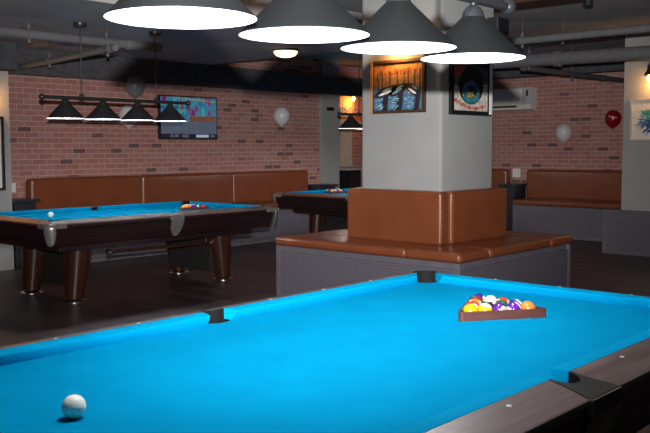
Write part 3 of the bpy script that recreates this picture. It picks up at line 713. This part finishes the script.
# ------------------------------------------------------------------ wall lights
def sconce(label, loc, rz, watt):
    """local: wall at y=0, sticks out towards -y; bulb hangs down"""
    root = thing('wall_sconce', label, 'wall lamp', loc, rz, 'bronze wall lamps')
    mb = MB(); mb.tube([(0, -0.001, 0.16), (0, -0.02, 0.16)], 0.05, 20); mb.build('back_plate', M['brass'], root, smooth=40)
    mb = MB(); mb.tube([(0, -0.02, 0.16)] + [(0, -0.02-0.09*math.sin(t*PI/12)-0.0, 0.16+0.05*math.sin(t*PI/6)*1.0 - 0.0*t) for t in range(1, 6)] + [(0, -0.12, 0.15), (0, -0.12, 0.13)], 0.009, 10); mb.build('arm', M['brass'], root, smooth=50)
    mb = MB(); mb.lathe([(0.018, 0.14), (0.03, 0.125), (0.034, 0.06), (0.05, 0.04), (0.075, 0.0), (0.07, 0.0), (0.045, 0.035), (0.001, 0.05)], (0, -0.12, 0.0), 24, cap=False); mb.build('lamp_shade', M['brass'], root, smooth=40)
    mb = MB(); mb.lathe([(0.001, -0.085), (0.018, -0.078), (0.032, -0.055), (0.032, -0.035), (0.02, -0.005), (0.014, 0.03)], (0, -0.12, 0.0), 20); mb.build('bulb', M['amber'], root, smooth=60)
    lamp('sconce_light', 'POINT', (0, -0.125, -0.12), watt, (1.0, 0.45, 0.12), 0.03, root)
    return root
sconce('bronze wall lamp with amber bulb on the right column above the splash painting', (9.25, 2.72, 2.36), -PI/2, 5.0)
sconce('wall lamp above the boats painting, hidden behind the large lamp', (4.2964, 3.0916, 2.4076), -PI/2, 9.0)
sconce('amber wall lamp glowing in the alcove beside the pillar', (10.40, 8.92, 2.395), 0, 6.0)
sconce('wall lamp casting orange light on the left column, just out of frame', (2.80, 7.90, 2.12), 0, 4.5)
root = thing('ceiling_light', 'round warm glowing flush light on the dark ceiling', 'ceiling light', (5.69, 5.93, 2.66))
mb = MB(); mb.lathe([(0.165, 0), (0.165, -0.02), (0.15, -0.028)], n=32); mb.build('light_base', M['pipe'], root, smooth=40)
mb = MB(); mb.lathe([(0.15, -0.022), (0.145, -0.05), (0.12, -0.08), (0.07, -0.098), (0.001, -0.103)], n=32, cap=False); mb.build('glass_dome', M['dome'], root, smooth=60)

# ------------------------------------------------------------------ television, air conditioner, switches
root = thing('television', 'flat screen television showing a colourful broadcast on the brick wall', 'television', (6.03, W-0.002, 1.878))
mb = MB(); mb.box((-0.535, -0.055, -0.315), (0.535, -0.004, 0.315)); mb.build('housing', M['black_frame'], root, bevel=0.005)
def screen_mat(name):
    m, nt, b = new_mat(name); N, L = nt.nodes, nt.links
    v = plane_vec(nt, 'XZ'); mp = N.new('ShaderNodeMapping'); mp.inputs['Scale'].default_value = (5.5, 2.2, 1); L.new(v, mp.inputs[0])
    nz = N.new('ShaderNodeTexNoise'); nz.inputs['Scale'].default_value = 1.1; nz.inputs['Detail'].default_value = 2; L.new(mp.outputs[0], nz.inputs['Vector'])
    rp = N.new('ShaderNodeValToRGB'); e = rp.color_ramp.elements
    e[0].position = 0.30; e[0].color = (0.01, 0.012, 0.05, 1); e[1].position = 0.75; e[1].color = (0.02, 0.03, 0.30, 1)
    for ps, c in ((0.40, (0.20, 0.03, 0.16, 1)), (0.46, (0.02, 0.26, 0.32, 1)), (0.53, (0.03, 0.12, 0.30, 1)), (0.59, (0.05, 0.35, 0.36, 1)), (0.66, (0.22, 0.05, 0.10, 1))):
        x = e.new(ps); x.color = c
    L.new(nz.outputs['Fac'], rp.inputs['Fac'])
    L.new(rp.outputs[0], b.inputs['Base Color']); L.new(rp.outputs[0], b.inputs['Emission Color'])
    b.inputs['Emission Strength'].default_value = 0.45; b.inputs['Roughness'].default_value = 0.3
    return m
mats = [screen_mat('screen_crowd'), emit_mat('screen_floor', (0.10, 0.12, 0.17), 0.6, 0.5), emit_mat('screen_bar', (0.012, 0.012, 0.025), 0.6, 0.3), emit_mat('screen_caption', (0.35, 0.40, 0.55), 0.7, 0.3), emit_mat('screen_table', (0.16, 0.06, 0.03), 0.7, 0.4), emit_mat('screen_gold', (0.35, 0.20, 0.04), 0.7, 0.4)]
mb = MB()
poly2(mb, [(-0.515, -0.295), (0.515, -0.295), (0.515, 0.295), (-0.515, 0.295)], -0.0556, 0)
poly2(mb, [(-0.515, -0.235), (0.515, -0.235), (0.515, -0.05), (-0.515, -0.05)], -0.0559, 1)
poly2(mb, [(-0.515, -0.295), (0.515, -0.295), (0.515, -0.235), (-0.515, -0.235)], -0.0559, 2)
poly2(mb, [(0.0, -0.05), (0.50, -0.05), (0.50, 0.03), (0.0, 0.02)], -0.0561, 4)
poly2(mb, [(-0.10, 0.262), (0.50, 0.235), (0.50, 0.25), (-0.10, 0.28)], -0.0561, 5)
for a, b_ in ((0.12, 0.36), (-0.35, -0.30), (-0.28, -0.20), (-0.14, -0.02), (0.40, 0.48)):
    poly2(mb, [(a, -0.285), (b_, -0.285), (b_, -0.245), (a, -0.245)], -0.0562, 3 if a > 0.05 and a < 0.3 else 1)
mb.build('screen', mats, root)

root = thing('air_conditioner', 'white wall air conditioner on the right brick wall beside the pillar', 'air conditioner', (V-0.002, 5.86, 2.045))
mb = MB(); mb.loft([[( -0.02, yy, 0), (-0.17, yy, 0.02), (-0.205, yy, 0.10), (-0.205, yy, 0.36), (-0.18, yy, 0.385), (0, yy, 0.385), (0, yy, 0)] for yy in (0.48, -0.47)])
mb.build('housing', M['ac_white'], root, bevel=0.006)
mb = MB(); mb.box((-0.209, -0.47, 0.10), (-0.206, -0.31, 0.37)); mb.build('side_panel', M['ac_panel'], root)
mb = MB(); mb.box((-0.2115, -0.42, 0.235), (-0.2092, -0.385, 0.335)); mb.build('display', M['black_frame'], root)
mb = MB(); mb.box((-0.2095, -0.20, 0.055), (-0.185, 0.46, 0.085)); mb.build('air_outlet', M['black_frame'], root)
for nm, lab, cat, loc, sz in (('switch_plate', 'white double switch plate on the right brick wall above the navy side table', 'switch', (V-0.003, 5.75, 1.0), (0.008, 0.15, 0.15)),
                         ('wall_socket', 'small white socket low on the left brick wall beside the column', 'socket', (3.27, W-0.003, 0.955), (0.09, 0.008, 0.115))):
    root = thing(nm, lab, cat, loc)
    mb = MB(); mb.box((-sz[0]/2, -sz[1]/2, -sz[2]/2), (sz[0]/2, sz[1]/2, sz[2]/2)); mb.build('plate', M['white_plastic'], root, bevel=0.002)
    mb = MB()
    if sz[1] > 0.1:
        for yy in (-0.032, 0.032): mb.box((-0.0085, yy-0.022, -0.04), (-0.0035, yy+0.022, 0.04))
    else: mb.box((-0.022, -0.0085, -0.035), (0.022, -0.0035, 0.035))
    mb.build('rocker', M['white_plastic'], root, bevel=0.001)
mb = MB(); mb.box((9.02, W-0.085, 2.07), (9.19, W-0.061, 2.13)); tag(mb.build('door_sign', M['black_frame'], None, bevel=0.003), 'small black plate high on the grey pier beside the brick wall', 'sign')
# black loudspeaker high on the right edge of the pillar
root = thing('loudspeaker', 'small black loudspeaker high on the pillar behind the large lamp', 'speaker', (5.07, 2.638, 2.49))
mb = MB(); mb.box((-0.06, -0.13, 0.0), (0.135, -0.012, 0.15)); mb.build('housing', M['black_metal'], root, bevel=0.008)
mb = MB(); mb.box((-0.05, -0.137, 0.01), (0.125, -0.13, 0.14)); mb.build('grille', M['black_frame'], root)
mb = MB(); mb.box((-0.02, -0.013, 0.05), (0.04, 0.0, 0.11)); mb.build('bracket', M['black_metal'], root)
root = thing('ceiling_track', 'dark brown ceiling track with a small black spot at its end beside the large lamp', 'track light', (6.0, 2.9, CZ))
mb = MB(); mb.box((-0.22, -0.70, -0.07), (0.16, 0.75, -0.001)); mb.build('track', M['track'], root, bevel=0.004)
mb = MB(); mb.lathe([(0.03, -0.001), (0.03, -0.05), (0.045, -0.06), (0.05, -0.12), (0.045, -0.125), (0.001, -0.10)], (0.13, -0.74, 0), 20); mb.build('spot_head', M['black_metal'], root, smooth=40)

# ------------------------------------------------------------------ balloons
def balloon(label, loc, r, m, tilt=(0, 0, 0), text=False):
    root = thing('balloon', label, 'balloon', loc, 0, 'party balloons on the walls'); root.rotation_euler = tilt
    prof = [(0.001, r*1.05)] + [(r*math.sin(t*PI/14), r*1.05*math.cos(t*PI/14)) for t in range(1, 8)] + [(r*0.96, -r*0.32), (r*0.84, -r*0.62), (r*0.62, -r*0.90), (r*0.34, -r*1.12), (r*0.12, -r*1.24), (r*0.04, -r*1.28)]
    mb = MB(); mb.lathe(prof, n=32); mb.build('balloon_skin', m, root, smooth=80)
    mb = MB(); mb.lathe([(r*0.04, -r*1.26), (r*0.06, -r*1.29), (r*0.12, -r*1.37), (r*0.11, -r*1.375)], n=14); mb.build('knot', m, root, smooth=60)
    return root
balloon('pale grey balloon on the left brick wall to the right of the television', (7.843, W-0.15, 1.955), 0.137, M['balloon_white'])
balloon('white balloon on the left brick wall, partly behind the black lamp shades', (4.91, W-0.15, 1.88), 0.137, M['balloon_white'])
balloon('dark shadowed balloon at the top of the left brick wall above the black lamp', (5.02, W-0.15, 2.29), 0.137, M['balloon_shaded'])
balloon('white balloon on the right brick wall above the brown bench', (V-0.14, 4.828, 1.675), 0.135, M['balloon_white'])
b_ = balloon('red balloon with white writing on the right brick wall beside the column', (V-0.13, 4.007, 1.88), 0.125, M['balloon_red'], (0, 0, math.radians(24)))
# small white handwritten-looking line printed on the red balloon, following its skin
mb = MB(); rnd = random.Random(2)
def on_skin(u, v, r=0.1262):      # u along -Y (right), v up, facing -X
    x = -math.sqrt(max(0, r*r-u*u-v*v*0.9)); return Vector((x, -u, v))
import itertools
strokes = []
x = -0.062
for g in range(9):
    hh = 0.020 if g in (0, 4) else 0.013
    strokes += [[(x, -hh*0.5+0.016-0.18*x), (x+0.002, hh*0.5+0.016-0.18*x)], [(x, hh*0.4+0.016-0.18*x), (x+0.009, hh*0.4+0.014-0.18*x)], [(x+0.009, hh*0.5+0.015-0.18*x), (x+0.008, -hh*0.5+0.015-0.18*x)]]
    x += 0.0135
strokes += [[(-0.03+0.012*i, -0.012-0.1*(-0.03+0.012*i)), (-0.022+0.012*i, -0.008-0.1*(-0.03+0.012*i))] for i in range(5)]
for st in strokes: mb.tube([on_skin(*p) for p in st], 0.0017, 6)
rot = Matrix.Rotation(-math.atan2(4.05+1.732, V-0.13+2.075)*0, 4, 'Z')
mb.build('writing', M['white_gloss'], b_)

# ------------------------------------------------------------------ alcove contents
root = thing('slat_screen', 'cream vertical slat screen in the alcove beside the pillar', 'screen', (10.22, 8.94, 0))
for k in range(6):
    mb = MB(); mb.box((-0.06+k*0.058, -0.035, 1.12), (-0.06+k*0.058+0.034, 0.0, 2.2)); mb.build('slat', M['slat'], root, bevel=0.003)
mb = MB(); mb.box((-0.07, -0.04, 1.08), (0.285, 0.0, 1.12)); mb.build('rail', M['slat'], root)
root = thing('cabinet', 'black tall cabinet with grey shelf top in the alcove beside the pillar', 'cabinet', (10.16, 8.75, 0))
mb = MB(); mb.box((-0.10, -0.14, 0.04), (0.22, 0.2, 1.02)); mb.build('cabinet_body', M['black_frame'], root, bevel=0.006)
mb = MB(); mb.box((-0.09, -0.152, 0.10), (0.21, -0.14, 0.98)); mb.build('door', M['black_metal'], root, bevel=0.003)
mb = MB(); mb.box((-0.08, -0.12, 0.0), (0.2, 0.18, 0.04)); mb.build('plinth', M['black_metal'], root)
mb = MB(); mb.box((-0.13, -0.16, 1.02), (0.28, 0.2, 1.055)); mb.build('shelf_top', M['ac_panel'], root, bevel=0.004)

# ------------------------------------------------------------------ pipes and ducts under the ceiling
def pipe(name, label, pts, r, m, hangers=(), ceil=CZ, couplings=(), cat='pipe', group='painted pipes under the ceiling'):
    mid = Vector(pts[0]); root = thing(name, label, cat, tuple(mid), 0, group)
    lp = [Vector(p)-mid for p in pts]
    mb = MB(); mb.tube(lp, r, 20); mb.build('pipe_run', m, root, smooth=40)
    d = (lp[-1]-lp[0]).normalized()
    for t in couplings:
        c0 = lp[0].lerp(lp[-1], t); mb = MB(); mb.tube([c0-d*0.05, c0-d*0.04, c0+d*0.04, c0+d*0.05], [r*1.02, r*1.25, r*1.25, r*1.02], 20); mb.build('coupling', m, root, smooth=40)
    for t in hangers:
        c0 = lp[0].lerp(lp[-1], t); mb = MB()
        mb.tube([c0-d*0.016, c0+d*0.016], r*1.14, 20); mb.tube([c0+Vector((0, 0, r*0.9)), c0+Vector((0, 0, r+0.05))], 0.014, 10); mb.tube([c0+Vector((0, 0, -r-0.04)), c0+Vector((0, 0, -r*0.9))], 0.016, 10)
        hg = mb.build('hanger', m, root, smooth=40)
        mb = MB(); mb.tube([c0+Vector((0, 0, r+0.05)), Vector((c0.x, c0.y, ceil-mid.z))], 0.004, 8); mb.build('rod', M['pipe_dark'], hg)
    return root
pipe('ceiling_pipe', 'upper grey pipe crossing the right half of the ceiling', [(7.0, 4.3, 2.662), (7.0, -1.5, 2.685)], 0.043, M['pipe'], (0.16, 0.42, 0.75), CZ, ())
pipe('ceiling_duct', 'thick grey duct below the upper pipe on the right ceiling', [(8.4, 5.2, 2.60), (8.4, 0.0, 2.545)], 0.085, M['pipe'], (0.22, 0.62), CZ, (0.30,))
pipe('ceiling_pipe', 'dark pipe running from the duct to the right brick wall', [(8.40, 4.16, 2.50), (V-0.01, 3.87, 2.455)], 0.038, M['pipe_dark'], (0.45,), CZ, (0.02, 0.75))
pipe('ceiling_pipe', 'grey pipe hung above the left lamp along the table', [(-1.0, 6.12, 2.555), (3.9, 6.12, 2.545)], 0.047, M['pipe'], (0.68, 0.86), 2.66, (0.92,))
pipe('ceiling_pipe', 'grey sloping pipe crossing from the brick wall above the left lamp', [(3.36, 8.18, 2.43), (3.07, 5.75, 2.45)], 0.036, M['pipe'], (0.35, 0.93), 2.66, (0.95,))
pipe('ceiling_pipe', 'thin dark conduit slanting across the left ceiling', [(2.50, 6.6, 2.645), (2.05, 3.6, 2.945)], 0.010, M['pipe_dark'], (), 2.66, ())
pipe('ceiling_pipe', 'thin grey conduit on the right ceiling between pipe and duct', [(7.7, 4.6, 2.72), (7.7, 0.0, 2.74)], 0.018, M['pipe_dark'], (0.3,), CZ, (0.5,))
mb = MB(); mb.tube([(2.62, 4.58, 2.70), (2.30, 3.4, 2.94)], 0.012, 10); tag(mb.build('orange_conduit', M['orange_cable'], None, smooth=40), 'short orange conduit above the large lamp', 'conduit')

# ------------------------------------------------------------------ camera, flash, ambience
F, YAW, PITCH, ROLL = 865.35, 0.73434, -0.079342, -0.002942
CAM = Vector((-2.07498, -1.73202, 1.43730))
cd = bpy.data.cameras.new('camera'); cd.sensor_width = 36; cd.lens = F*36/650; cd.clip_end = 100
co = bpy.data.objects.new('camera', cd); COL.objects.link(co)
fw = Vector((math.cos(YAW)*math.cos(PITCH), math.sin(YAW)*math.cos(PITCH), math.sin(PITCH)))
r0 = Vector((math.sin(YAW), -math.cos(YAW), 0)); u0 = r0.cross(fw)
r = math.cos(ROLL)*r0 + math.sin(ROLL)*u0; u = -math.sin(ROLL)*r0 + math.cos(ROLL)*u0
co.matrix_world = Matrix(((r.x, u.x, -fw.x, CAM.x), (r.y, u.y, -fw.y, CAM.y), (r.z, u.z, -fw.z, CAM.z), (0, 0, 0, 1)))
bpy.context.scene.camera = co
fl = lamp('camera_flash', 'SPOT', CAM + Vector((0, 0, 0.203)), 2800, (1.0, 0.98, 0.97), 0.022, None, spot_size=math.radians(66), spot_blend=1.0)
aim = Vector((5.5, 5.1, 2.95)) - fl.location
fl.rotation_euler = aim.to_track_quat('-Z', 'Y').to_euler()
wd = bpy.data.worlds.new('world'); bpy.context.scene.world = wd; wd.use_nodes = True
wd.node_tree.nodes['Background'].inputs['Color'].default_value = (0.55, 0.6, 0.7, 1)
wd.node_tree.nodes['Background'].inputs['Strength'].default_value = 0.05
vs = bpy.context.scene.view_settings
vs.view_transform = 'Standard'; vs.look = 'None'; vs.exposure = 0; vs.gamma = 1
